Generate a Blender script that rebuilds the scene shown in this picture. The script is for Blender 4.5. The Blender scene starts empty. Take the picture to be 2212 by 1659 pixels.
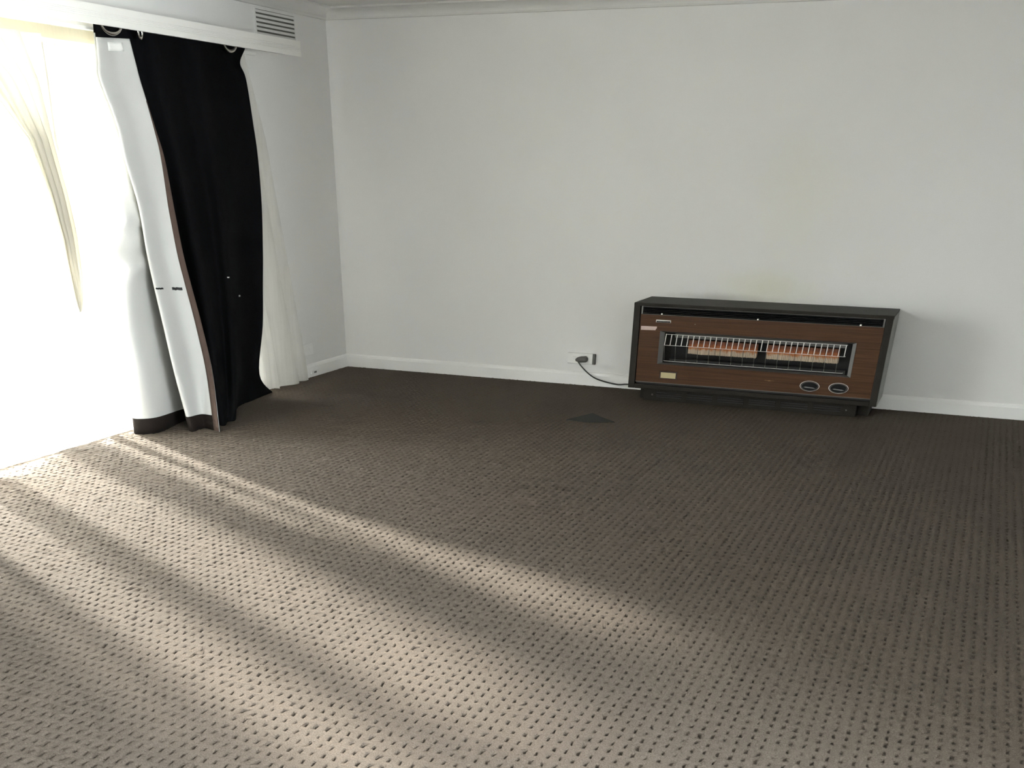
import bpy, bmesh, math, random
import numpy as np
from mathutils import Vector, Matrix

random.seed(7)
rng = np.random.default_rng(7)
scene = bpy.context.scene
COL = scene.collection

# ------------------------------------------------------------------ camera
cam_d = bpy.data.cameras.new('camera')
cam = bpy.data.objects.new('camera', cam_d)
COL.objects.link(cam)
scene.camera = cam
F_PX, CX, CY = 2218.03, 1053.61, 1883.60
YAW, PITCH, ROLL = -0.38870, 0.60273, -0.01027
cam_d.sensor_fit = 'HORIZONTAL'
cam_d.sensor_width = 36.0
cam_d.lens = F_PX / 2212 * 36.0
cam_d.shift_x = (1106 - CX) / 2212
cam_d.shift_y = (CY - 829.5) / 2212
cam_d.clip_start = 0.05
fwd = Vector((math.sin(YAW) * math.cos(PITCH), math.cos(YAW) * math.cos(PITCH), -math.sin(PITCH)))
rgt = Vector((math.cos(YAW), -math.sin(YAW), 0))
dwn = fwd.cross(rgt)
r2 = math.cos(ROLL) * rgt + math.sin(ROLL) * dwn
d2 = -math.sin(ROLL) * rgt + math.cos(ROLL) * dwn
M = Matrix((r2, -d2, -fwd)).transposed().to_4x4()
M.translation = (4.0501, -7.1267, 1.1957)
cam.matrix_world = M

# ------------------------------------------------------------------ sky, sun, exposure
world = bpy.data.worlds.new('overcast_sky')
scene.world = world
world.use_nodes = True
bg = world.node_tree.nodes['Background']
bg.inputs['Color'].default_value = (0.92, 0.96, 1.0, 1)
bg.inputs['Strength'].default_value = 9.0

sun_d = bpy.data.lights.new('sun', 'SUN')
sun_d.energy = 11.0
sun_d.color = (1.0, 0.93, 0.84)
sun_d.angle = math.radians(3.5)
sun = bpy.data.objects.new('sun', sun_d)
COL.objects.link(sun)
sun.location = (-6, 2, 4)
sun.rotation_euler = Vector((1.0, -0.52, -0.38)).to_track_quat('-Z', 'Y').to_euler()

scene.view_settings.view_transform = 'Standard'
scene.view_settings.look = 'None'
scene.view_settings.gamma = 1.0
scene.view_settings.use_curve_mapping = False
scene.view_settings.exposure = 2.8
scene.cycles.max_bounces = 10
scene.cycles.diffuse_bounces = 6
scene.cycles.transparent_max_bounces = 16
scene.cycles.sample_clamp_indirect = 6.0


def portal(name, loc, rot, sx, sy):
    d = bpy.data.lights.new(name, 'AREA')
    d.shape = 'RECTANGLE'
    d.size, d.size_y = sx, sy
    d.cycles.is_portal = True
    o = bpy.data.objects.new(name, d)
    COL.objects.link(o)
    o.location = loc
    o.rotation_euler = rot


DOOR_Y0, DOOR_Y1, DOOR_Z = -4.05, -1.22, 1.665
RX, RY, RH = 5.3, -8.6, 1.92
CEIL = RH + 0.055
WIN_Y0, WIN_Y1, WIN_Z0, WIN_Z1 = -8.4, -4.9, 0.35, 1.65
portal('door_portal', (-0.13, (DOOR_Y0 + DOOR_Y1) / 2, DOOR_Z / 2), (0, -math.pi / 2, 0), DOOR_Z, DOOR_Y1 - DOOR_Y0)
portal('window_portal', (RX + 0.13, (WIN_Y0 + WIN_Y1) / 2, (WIN_Z0 + WIN_Z1) / 2), (0, math.pi / 2, 0), WIN_Z1 - WIN_Z0, WIN_Y1 - WIN_Y0)


# ------------------------------------------------------------------ materials
def new_mat(name):
    m = bpy.data.materials.new(name)
    m.use_nodes = True
    nt = m.node_tree
    b = nt.nodes['Principled BSDF']
    return m, nt, b


def plain(name, col, rough=0.6, metal=0.0, var=0.06, scale=8.0, bump=0.0, bscale=200.0, spec=0.5):
    """colour with a gentle procedural mottling and optional fine bump"""
    m, nt, b = new_mat(name)
    tc = nt.nodes.new('ShaderNodeTexCoord')
    n = nt.nodes.new('ShaderNodeTexNoise')
    n.inputs['Scale'].default_value = scale
    n.inputs['Detail'].default_value = 4
    nt.links.new(tc.outputs['Object'], n.inputs['Vector'])
    mx = nt.nodes.new('ShaderNodeMix')
    mx.data_type = 'RGBA'
    mx.inputs['A'].default_value = tuple(c * (1 - var) for c in col) + (1,)
    mx.inputs['B'].default_value = tuple(min(1, c * (1 + var)) for c in col) + (1,)
    nt.links.new(n.outputs['Fac'], mx.inputs['Factor'])
    nt.links.new(mx.outputs['Result'], b.inputs['Base Color'])
    b.inputs['Roughness'].default_value = rough
    b.inputs['Metallic'].default_value = metal
    b.inputs['Specular IOR Level'].default_value = spec
    if bump:
        n2 = nt.nodes.new('ShaderNodeTexNoise')
        n2.inputs['Scale'].default_value = bscale
        nt.links.new(tc.outputs['Object'], n2.inputs['Vector'])
        bp = nt.nodes.new('ShaderNodeBump')
        bp.inputs['Strength'].default_value = bump
        bp.inputs['Distance'].default_value = 0.002
        nt.links.new(n2.outputs['Fac'], bp.inputs['Height'])
        nt.links.new(bp.outputs['Normal'], b.inputs['Normal'])
    return m


def ramp(nt, stops):
    r = nt.nodes.new('ShaderNodeValToRGB')
    e = r.color_ramp.elements
    e[0].position, e[0].color = stops[0][0], stops[0][1] + (1,)
    e[1].position, e[1].color = stops[-1][0], stops[-1][1] + (1,)
    for p, c in stops[1:-1]:
        x = e.new(p)
        x.color = c + (1,)
    return r


def wood_mat():
    m, nt, b = new_mat('wood_grain_laminate')
    tc = nt.nodes.new('ShaderNodeTexCoord')
    mp = nt.nodes.new('ShaderNodeMapping')
    mp.inputs['Scale'].default_value = (1.2, 20, 95)
    nt.links.new(tc.outputs['Object'], mp.inputs['Vector'])
    n = nt.nodes.new('ShaderNodeTexNoise')
    n.inputs['Scale'].default_value = 2.2
    n.inputs['Detail'].default_value = 6
    n.inputs['Roughness'].default_value = 0.65
    nt.links.new(mp.outputs['Vector'], n.inputs['Vector'])
    r = ramp(nt, [(0.25, (0.036, 0.0145, 0.0062)), (0.5, (0.074, 0.032, 0.0145)), (0.75, (0.118, 0.054, 0.025))])
    nt.links.new(n.outputs['Fac'], r.inputs['Fac'])
    # a pale worn patch below the middle of the grille
    sep = nt.nodes.new('ShaderNodeMapping')
    sep.inputs['Location'].default_value = (-3.045 / 0.06, 0, -0.168 / 0.011)
    sep.inputs['Scale'].default_value = (1 / 0.06, 0, 1 / 0.011)
    nt.links.new(tc.outputs['Object'], sep.inputs['Vector'])
    ln = nt.nodes.new('ShaderNodeVectorMath')
    ln.operation = 'LENGTH'
    nt.links.new(sep.outputs['Vector'], ln.inputs[0])
    n3 = nt.nodes.new('ShaderNodeTexNoise')
    n3.inputs['Scale'].default_value = 60
    nt.links.new(tc.outputs['Object'], n3.inputs['Vector'])
    ad = nt.nodes.new('ShaderNodeMath')
    ad.operation = 'ADD'
    nt.links.new(ln.outputs['Value'], ad.inputs[0])
    nt.links.new(n3.outputs['Fac'], ad.inputs[1])
    r2_ = ramp(nt, [(0.6, (0.75, 0.75, 0.75)), (1.0, (0.0, 0.0, 0.0))])
    nt.links.new(ad.outputs[0], r2_.inputs['Fac'])
    mx = nt.nodes.new('ShaderNodeMix')
    mx.data_type = 'RGBA'
    mx.inputs['B'].default_value = (0.30, 0.18, 0.075, 1)
    nt.links.new(r2_.outputs['Color'], mx.inputs['Factor'])
    nt.links.new(r.outputs['Color'], mx.inputs['A'])
    nt.links.new(mx.outputs['Result'], b.inputs['Base Color'])
    b.inputs['Roughness'].default_value = 0.5
    b.inputs['Specular IOR Level'].default_value = 0.2
    return m


def carpet_mat():
    m, nt, b = new_mat('taupe_carpet')
    tc = nt.nodes.new('ShaderNodeTexCoord')

    def noise(s, d=3, rough=0.6):
        n = nt.nodes.new('ShaderNodeTexNoise')
        n.inputs['Scale'].default_value = s
        n.inputs['Detail'].default_value = d
        n.inputs['Roughness'].default_value = rough
        nt.links.new(tc.outputs['Object'], n.inputs['Vector'])
        return n
    fib = noise(260, 5, 0.8)
    r = ramp(nt, [(0.30, (0.064, 0.052, 0.042)), (0.5, (0.122, 0.099, 0.081)), (0.72, (0.196, 0.162, 0.135))])
    nt.links.new(fib.outputs['Fac'], r.inputs['Fac'])
    big = noise(1.7, 4)
    r3 = ramp(nt, [(0.3, (0.94, 0.94, 0.94)), (0.7, (1.06, 1.05, 1.04))])
    nt.links.new(big.outputs['Fac'], r3.inputs['Fac'])
    mul = nt.nodes.new('ShaderNodeMix')
    mul.data_type = 'RGBA'
    mul.blend_type = 'MULTIPLY'
    mul.inputs['Factor'].default_value = 1
    nt.links.new(r.outputs['Color'], mul.inputs['A'])
    nt.links.new(r3.outputs['Color'], mul.inputs['B'])
    # one small old stain
    mp = nt.nodes.new('ShaderNodeMapping')
    mp.inputs['Location'].default_value = (-1.544 / 0.10, 3.685 / 0.09, 0)
    mp.inputs['Scale'].default_value = (1 / 0.10, 1 / 0.09, 0)
    nt.links.new(tc.outputs['Object'], mp.inputs['Vector'])
    ln = nt.nodes.new('ShaderNodeVectorMath')
    ln.operation = 'LENGTH'
    nt.links.new(mp.outputs['Vector'], ln.inputs[0])
    sn = noise(14, 3)
    ad = nt.nodes.new('ShaderNodeMath')
    ad.operation = 'ADD'
    nt.links.new(ln.outputs['Value'], ad.inputs[0])
    nt.links.new(sn.outputs['Fac'], ad.inputs[1])
    r4 = ramp(nt, [(0.75, (0.72, 0.70, 0.68)), (1.0, (1, 1, 1))])
    nt.links.new(ad.outputs[0], r4.inputs['Fac'])
    mul2 = nt.nodes.new('ShaderNodeMix')
    mul2.data_type = 'RGBA'
    mul2.blend_type = 'MULTIPLY'
    mul2.inputs['Factor'].default_value = 1
    nt.links.new(mul.outputs['Result'], mul2.inputs['A'])
    nt.links.new(r4.outputs['Color'], mul2.inputs['B'])
    nt.links.new(mul2.outputs['Result'], b.inputs['Base Color'])
    b.inputs['Roughness'].default_value = 0.95
    b.inputs['Specular IOR Level'].default_value = 0.1
    bp = nt.nodes.new('ShaderNodeBump')
    bp.inputs['Strength'].default_value = 0.9
    bp.inputs['Distance'].default_value = 0.006
    nt.links.new(fib.outputs['Fac'], bp.inputs['Height'])
    nt.links.new(bp.outputs['Normal'], b.inputs['Normal'])
    return m


def sheer_mat(name, trans, tint=(0.90, 0.88, 0.82)):
    m = bpy.data.materials.new(name)
    m.use_nodes = True
    nt = m.node_tree
    for n in list(nt.nodes):
        nt.nodes.remove(n)
    out = nt.nodes.new('ShaderNodeOutputMaterial')
    tr = nt.nodes.new('ShaderNodeBsdfTransparent')
    tl = nt.nodes.new('ShaderNodeBsdfTranslucent')
    df = nt.nodes.new('ShaderNodeBsdfDiffuse')
    tl.inputs['Color'].default_value = tint + (1,)
    df.inputs['Color'].default_value = tint + (1,)
    tc = nt.nodes.new('ShaderNodeTexCoord')
    mp = nt.nodes.new('ShaderNodeMapping')
    mp.inputs['Scale'].default_value = (40, 40, 3)
    nt.links.new(tc.outputs['Object'], mp.inputs['Vector'])
    nz = nt.nodes.new('ShaderNodeTexNoise')
    nz.inputs['Scale'].default_value = 1.5
    nt.links.new(mp.outputs['Vector'], nz.inputs['Vector'])
    mr = nt.nodes.new('ShaderNodeMapRange')
    mr.inputs['To Min'].default_value = 1 - trans - 0.06
    mr.inputs['To Max'].default_value = 1 - trans + 0.06
    nt.links.new(nz.outputs['Fac'], mr.inputs['Value'])
    m1 = nt.nodes.new('ShaderNodeMixShader')
    m1.inputs['Fac'].default_value = 0.6
    m2 = nt.nodes.new('ShaderNodeMixShader')
    nt.links.new(mr.outputs['Result'], m2.inputs['Fac'])
    nt.links.new(tl.outputs[0], m1.inputs[1])
    nt.links.new(df.outputs[0], m1.inputs[2])
    nt.links.new(tr.outputs[0], m2.inputs[1])
    nt.links.new(m1.outputs[0], m2.inputs[2])
    nt.links.new(m2.outputs[0], out.inputs['Surface'])
    return m


def glass_mat():
    m = bpy.data.materials.new('window_glass')
    m.use_nodes = True
    nt = m.node_tree
    for n in list(nt.nodes):
        nt.nodes.remove(n)
    out = nt.nodes.new('ShaderNodeOutputMaterial')
    tr = nt.nodes.new('ShaderNodeBsdfTransparent')
    tr.inputs['Color'].default_value = (0.95, 0.97, 0.96, 1)
    gl = nt.nodes.new('ShaderNodeBsdfGlossy')
    gl.inputs['Roughness'].default_value = 0.02
    fr = nt.nodes.new('ShaderNodeFresnel')
    mx = nt.nodes.new('ShaderNodeMixShader')
    nt.links.new(fr.outputs[0], mx.inputs[0])
    nt.links.new(tr.outputs[0], mx.inputs[1])
    nt.links.new(gl.outputs[0], mx.inputs[2])
    nt.links.new(mx.outputs[0], out.inputs['Surface'])
    return m


def radiant_mat():
    """ceramic plaque: orange-brown scorched upper half, chalky lower half, ribbed"""
    m, nt, b = new_mat('scorched_ceramic')
    tc = nt.nodes.new('ShaderNodeTexCoord')
    sp = nt.nodes.new('ShaderNodeSeparateXYZ')
    nt.links.new(tc.outputs['Object'], sp.inputs[0])
    n = nt.nodes.new('ShaderNodeTexNoise')
    n.inputs['Scale'].default_value = 45
    n.inputs['Detail'].default_value = 5
    nt.links.new(tc.outputs['Object'], n.inputs['Vector'])
    mr = nt.nodes.new('ShaderNodeMath')
    mr.operation = 'MULTIPLY_ADD'
    mr.inputs[1].default_value = 0.035
    nt.links.new(n.outputs['Fac'], mr.inputs[0])
    nt.links.new(sp.outputs['Z'], mr.inputs[2])
    mm = nt.nodes.new('ShaderNodeMapRange')
    mm.inputs['From Min'].default_value = 0.225
    mm.inputs['From Max'].default_value = 0.345
    nt.links.new(mr.outputs[0], mm.inputs['Value'])
    r = ramp(nt, [(0.0, (0.50, 0.43, 0.34)), (0.66, (0.56, 0.45, 0.34)), (0.76, (0.50, 0.20, 0.075)), (0.9, (0.42, 0.13, 0.05)), (1.0, (0.22, 0.08, 0.045))])
    nt.links.new(mm.outputs['Result'], r.inputs['Fac'])
    nt.links.new(r.outputs['Color'], b.inputs['Base Color'])
    b.inputs['Roughness'].default_value = 0.9
    return m


def stained_wall_mat():
    """the heater wall: same paint, with a faint yellow heat stain and soot above the heater and scuffs by the outlet"""
    m = plain('heat_stained_plaster', (0.80, 0.793, 0.782), 0.7, var=0.02, scale=2.5, bump=0.12, bscale=60)
    nt = m.node_tree
    b = nt.nodes['Principled BSDF']
    src = b.inputs['Base Color'].links[0].from_socket
    tc = nt.nodes.new('ShaderNodeTexCoord')

    def blob(cx, cz, rx, rz, col, amount, nscale):
        nonlocal src
        mp = nt.nodes.new('ShaderNodeMapping')
        mp.inputs['Location'].default_value = (-cx / rx, 0, -cz / rz)
        mp.inputs['Scale'].default_value = (1 / rx, 0, 1 / rz)
        nt.links.new(tc.outputs['Object'], mp.inputs['Vector'])
        ln = nt.nodes.new('ShaderNodeVectorMath')
        ln.operation = 'LENGTH'
        nt.links.new(mp.outputs['Vector'], ln.inputs[0])
        nz = nt.nodes.new('ShaderNodeTexNoise')
        nz.inputs['Scale'].default_value = nscale
        nz.inputs['Detail'].default_value = 5
        nt.links.new(tc.outputs['Object'], nz.inputs['Vector'])
        ad = nt.nodes.new('ShaderNodeMath')
        ad.operation = 'MULTIPLY_ADD'
        ad.inputs[1].default_value = 0.8
        nt.links.new(nz.outputs['Fac'], ad.inputs[0])
        nt.links.new(ln.outputs['Value'], ad.inputs[2])
        mr = nt.nodes.new('ShaderNodeMapRange')
        mr.interpolation_type = 'SMOOTHSTEP'
        mr.inputs['From Min'].default_value = 0.35
        mr.inputs['From Max'].default_value = 1.35
        mr.inputs['To Min'].default_value = amount
        mr.inputs['To Max'].default_value = 0.0
        nt.links.new(ad.outputs[0], mr.inputs['Value'])
        mx = nt.nodes.new('ShaderNodeMix')
        mx.data_type = 'RGBA'
        mx.blend_type = 'MULTIPLY'
        mx.inputs['B'].default_value = col + (1,)
        nt.links.new(mr.outputs['Result'], mx.inputs['Factor'])
        nt.links.new(src, mx.inputs['A'])
        src = mx.outputs['Result']
    blob(2.90, 0.60, 0.45, 0.16, (0.95, 0.93, 0.76), 0.6, 5)
    blob(3.00, 1.05, 0.35, 0.55, (0.985, 0.975, 0.91), 0.6, 3)
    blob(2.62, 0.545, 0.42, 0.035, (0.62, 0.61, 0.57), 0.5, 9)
    blob(1.93, 0.115, 0.10, 0.030, (0.80, 0.80, 0.79), 0.5, 14)
    nt.links.new(src, b.inputs['Base Color'])
    return m


MAT = dict(
    wall_stained=stained_wall_mat(),
    wall=plain('painted_plaster', (0.80, 0.793, 0.782), 0.7, var=0.02, scale=2.5, bump=0.12, bscale=60),
    ceiling=plain('ceiling_paint', (0.70, 0.69, 0.67), 0.8, var=0.02, scale=2),
    trim=plain('gloss_white_trim', (0.87, 0.865, 0.85), 0.35, var=0.02, scale=4),
    pelmet=plain('pelmet_paint', (0.87, 0.865, 0.83), 0.4, var=0.02),
    frame=plain('cream_aluminium', (0.80, 0.77, 0.68), 0.35, var=0.03),
    glass=glass_mat(),
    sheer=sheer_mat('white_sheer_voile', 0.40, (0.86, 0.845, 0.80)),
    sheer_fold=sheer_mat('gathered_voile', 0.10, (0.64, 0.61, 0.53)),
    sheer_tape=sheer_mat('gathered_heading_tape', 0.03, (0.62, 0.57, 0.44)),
    black=plain('black_drape_fabric', (0.0042, 0.0042, 0.0048), 0.9, var=0.25, scale=30, bump=0.3, bscale=600, spec=0.06),
    brown=plain('brown_hem_fabric', (0.085, 0.060, 0.050), 0.9, var=0.2, scale=20, bump=0.3, bscale=500, spec=0.1),
    dark_brown=plain('dark_hem_fabric', (0.016, 0.012, 0.0105), 0.9, var=0.2, scale=20, bump=0.3, bscale=500, spec=0.1),
    vent_grey=plain('shaded_vent_back', (0.16, 0.155, 0.14), 0.8),  # grey put in for the shade in the vent gaps
    lining=plain('blockout_lining', (0.54, 0.54, 0.525), 0.85, var=0.05, scale=6, bump=0.15, bscale=300, spec=0.2),
    label=plain('care_label_satin', (0.85, 0.85, 0.82), 0.6, var=0.02),
    chrome=plain('polished_steel', (0.62, 0.60, 0.57), 0.22, 1.0, var=0.04),
    white_wire=plain('white_glint_metal', (0.92, 0.90, 0.87), 0.3, 0.35, var=0.02),  # white base colour carries the light caught by the metal
    grey_wire=plain('shaded_wire', (0.30, 0.29, 0.27), 0.4, 0.9, var=0.05),  # greyer copy of the guard wire, for its unlit lower part
    steel=plain('brushed_grey_steel', (0.15, 0.145, 0.14), 0.5, 0.7, var=0.1, scale=30),
    case=plain('dark_brown_enamel', (0.020, 0.016, 0.012), 0.5, var=0.35, scale=14, spec=0.2),
    case_side=plain('grey_enamel_side', (0.17, 0.17, 0.16), 0.35, var=0.1, scale=6),
    case_top=plain('worn_enamel_top', (0.024, 0.022, 0.018), 0.6, var=0.45, scale=11, spec=0.25),
    inner=plain('matt_black_metal', (0.010, 0.010, 0.010), 0.6, var=0.2),
    mirror=plain('polished_reflector', (0.70, 0.66, 0.60), 0.15, 1.0, var=0.05),
    wood=wood_mat(),
    radiant=radiant_mat(),
    knob=plain('black_bakelite', (0.006, 0.006, 0.006), 0.5, var=0.1, spec=0.2),
    knob_mark=plain('grey_pointer', (0.28, 0.28, 0.27), 0.4, 0.3, var=0.05),
    ivory=plain('yellowed_rating_plate', (0.55, 0.47, 0.27), 0.5, var=0.06, scale=40),
    maroon=plain('maroon_plate_border', (0.030, 0.012, 0.010), 0.5),
    tape=plain('pink_masking_tape', (0.62, 0.48, 0.44), 0.7, var=0.08, scale=60),
    outlet=plain('outlet_plastic', (0.86, 0.855, 0.84), 0.4, var=0.01),
    grey=plain('grey_plastic', (0.12, 0.115, 0.11), 0.5, var=0.1),
    cord=plain('dark_rubber_cord', (0.020, 0.020, 0.018), 0.5, var=0.1),
    carpet=carpet_mat(),
    patch=plain('charcoal_triangle', (0.050, 0.049, 0.048), 0.95, var=0.25, scale=200, bump=0.5, bscale=400, spec=0.1),
    concrete=plain('weathered_paving', (0.07, 0.068, 0.062), 0.9, var=0.1, scale=3),
    eave=plain('cream_eave_paint', (0.62, 0.54, 0.38), 0.7, var=0.03),
    brick=plain('pale_render', (0.6, 0.55, 0.48), 0.8, var=0.05),
)


# ------------------------------------------------------------------ mesh helpers
def add_box(bm, x0, x1, y0, y1, z0, z1):
    v = [bm.verts.new(p) for p in ((x0, y0, z0), (x1, y0, z0), (x1, y1, z0), (x0, y1, z0),
                                   (x0, y0, z1), (x1, y0, z1), (x1, y1, z1), (x0, y1, z1))]
    for f in ((3, 2, 1, 0), (4, 5, 6, 7), (0, 1, 5, 4), (1, 2, 6, 5), (2, 3, 7, 6), (3, 0, 4, 7)):
        bm.faces.new([v[i] for i in f])


def obj(name, bm, mat, parent=None, bevel=0.0, smooth=False, segs=2):
    me = bpy.data.meshes.new(name)
    bm.normal_update()
    bm.to_mesh(me)
    bm.free()
    me.materials.append(MAT[mat] if isinstance(mat, str) else mat)
    if smooth:
        me.polygons.foreach_set('use_smooth', [True] * len(me.polygons))
    o = bpy.data.objects.new(name, me)
    COL.objects.link(o)
    o.parent = parent
    if bevel:
        md = o.modifiers.new('bevel', 'BEVEL')
        md.width = bevel
        md.segments = segs
        md.limit_method = 'ANGLE'
    return o


def box(name, x0, x1, y0, y1, z0, z1, mat, parent=None, bevel=0.0):
    bm = bmesh.new()
    add_box(bm, x0, x1, y0, y1, z0, z1)
    return obj(name, bm, mat, parent, bevel)


def boxes(name, lst, mat, parent=None, bevel=0.0):
    bm = bmesh.new()
    for b in lst:
        add_box(bm, *b)
    return obj(name, bm, mat, parent, bevel)


def add_prism(bm, pts, axis, a0, a1):
    """extrude a 2-D outline along an axis: 'x' takes (y,z), 'y' takes (x,z), 'z' takes (x,y)"""
    def mk(p, a):
        return {'x': (a, p[0], p[1]), 'y': (p[0], a, p[1]), 'z': (p[0], p[1], a)}[axis]
    A = [bm.verts.new(mk(p, a0)) for p in pts]
    B = [bm.verts.new(mk(p, a1)) for p in pts]
    n = len(pts)
    bm.faces.new(A)
    bm.faces.new(B[::-1])
    for i in range(n):
        bm.faces.new((A[i], B[i], B[(i + 1) % n], A[(i + 1) % n]))
    bmesh.ops.recalc_face_normals(bm, faces=bm.faces[:])


def add_tube(bm, pts, r, n=8):
    pts = [Vector(p) for p in pts]
    rings = []
    up = None
    for i, p in enumerate(pts):
        d = (pts[min(i + 1, len(pts) - 1)] - pts[max(i - 1, 0)]).normalized()
        if up is None:
            up = d.orthogonal().normalized()
        up = (up - d * up.dot(d)).normalized()
        s = d.cross(up)
        rr = r[i] if isinstance(r, (list, tuple)) else r
        rings.append([bm.verts.new(p + (up * math.cos(2 * math.pi * k / n) + s * math.sin(2 * math.pi * k / n)) * rr) for k in range(n)])
    for a, b in zip(rings, rings[1:]):
        for k in range(n):
            bm.faces.new((a[k], a[(k + 1) % n], b[(k + 1) % n], b[k]))
    bm.faces.new(rings[0][::-1])
    bm.faces.new(rings[-1])


def tag(o, label, cat, group=None):
    o['label'] = label
    o['category'] = cat
    if group:
        o['group'] = group
    return o


def struct(o, label=None):
    o['kind'] = 'structure'
    if label:
        o['label'] = label
    return o


def thing(name, loc, label, cat):
    o = bpy.data.objects.new(name, None)
    COL.objects.link(o)
    o.location = loc
    o.empty_display_size = 0.05
    bpy.context.view_layer.update()
    tag(o, label, cat)
    return o


def put(o, parent):
    """parent keeping the world place of a mesh built in world coordinates"""
    o.parent = parent
    o.matrix_parent_inverse = parent.matrix_world.inverted()
    return o


def catmull(P, n):
    """P: (k,...) array -> n samples through the control points"""
    P = np.asarray(P, float)
    k = len(P)
    t = np.linspace(0, k - 1, n)
    i = np.clip(t.astype(int), 0, k - 2)
    f = (t - i).reshape((-1,) + (1,) * (P.ndim - 1))
    p0, p1, p2, p3 = P[np.clip(i - 1, 0, k - 1)], P[i], P[i + 1], P[np.clip(i + 2, 0, k - 1)]
    return 0.5 * (2 * p1 + (p2 - p0) * f + (2 * p0 - 5 * p1 + 4 * p2 - p3) * f ** 2 + (3 * p1 - p0 - 3 * p2 + p3) * f ** 3)


def grid_normals(G):
    du = np.gradient(G, axis=0)
    dv = np.gradient(G, axis=1)
    n = np.cross(du, dv)
    return n / (np.linalg.norm(n, axis=2, keepdims=True) + 1e-9)


def shell(name, G, N, a, b, mat, parent):
    """closed cloth sheet between two offsets of a grid"""
    A = G + N * a
    B = G + N * b
    r, c = G.shape[:2]
    V = np.concatenate([A.reshape(-1, 3), B.reshape(-1, 3)])
    idx = np.arange(r * c).reshape(r, c)
    F = []
    q = np.stack([idx[:-1, :-1], idx[1:, :-1], idx[1:, 1:], idx[:-1, 1:]], -1).reshape(-1, 4)
    F += q.tolist()
    F += (q[:, ::-1] + r * c).tolist()
    ring = list(idx[0, :]) + list(idx[1:, -1]) + list(idx[-1, -2::-1]) + list(idx[-2:0:-1, 0])
    for i in range(len(ring)):
        p, s = ring[i], ring[(i + 1) % len(ring)]
        F.append([p, s, s + r * c, p + r * c])
    me = bpy.data.meshes.new(name)
    me.from_pydata(V.tolist(), [], F)
    me.update()
    bm = bmesh.new()
    bm.from_mesh(me)
    bmesh.ops.recalc_face_normals(bm, faces=bm.faces[:])
    bm.to_mesh(me)
    bm.free()
    me.polygons.foreach_set('use_smooth', [True] * len(me.polygons))
    me.materials.append(MAT[mat])
    o = bpy.data.objects.new(name, me)
    COL.objects.link(o)
    put(o, parent)
    return o


def sheet(name, G, mat, parent):
    """single-layer voile: woven cloth too fine to show any thickness"""
    r, c = G.shape[:2]
    idx = np.arange(r * c).reshape(r, c)
    q = np.stack([idx[:-1, :-1], idx[1:, :-1], idx[1:, 1:], idx[:-1, 1:]], -1).reshape(-1, 4)
    me = bpy.data.meshes.new(name)
    me.from_pydata(G.reshape(-1, 3).tolist(), [], q.tolist())
    me.polygons.foreach_set('use_smooth', [True] * len(me.polygons))
    me.materials.append(MAT[mat])
    o = bpy.data.objects.new(name, me)
    COL.objects.link(o)
    if parent:
        put(o, parent)
    return o

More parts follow.
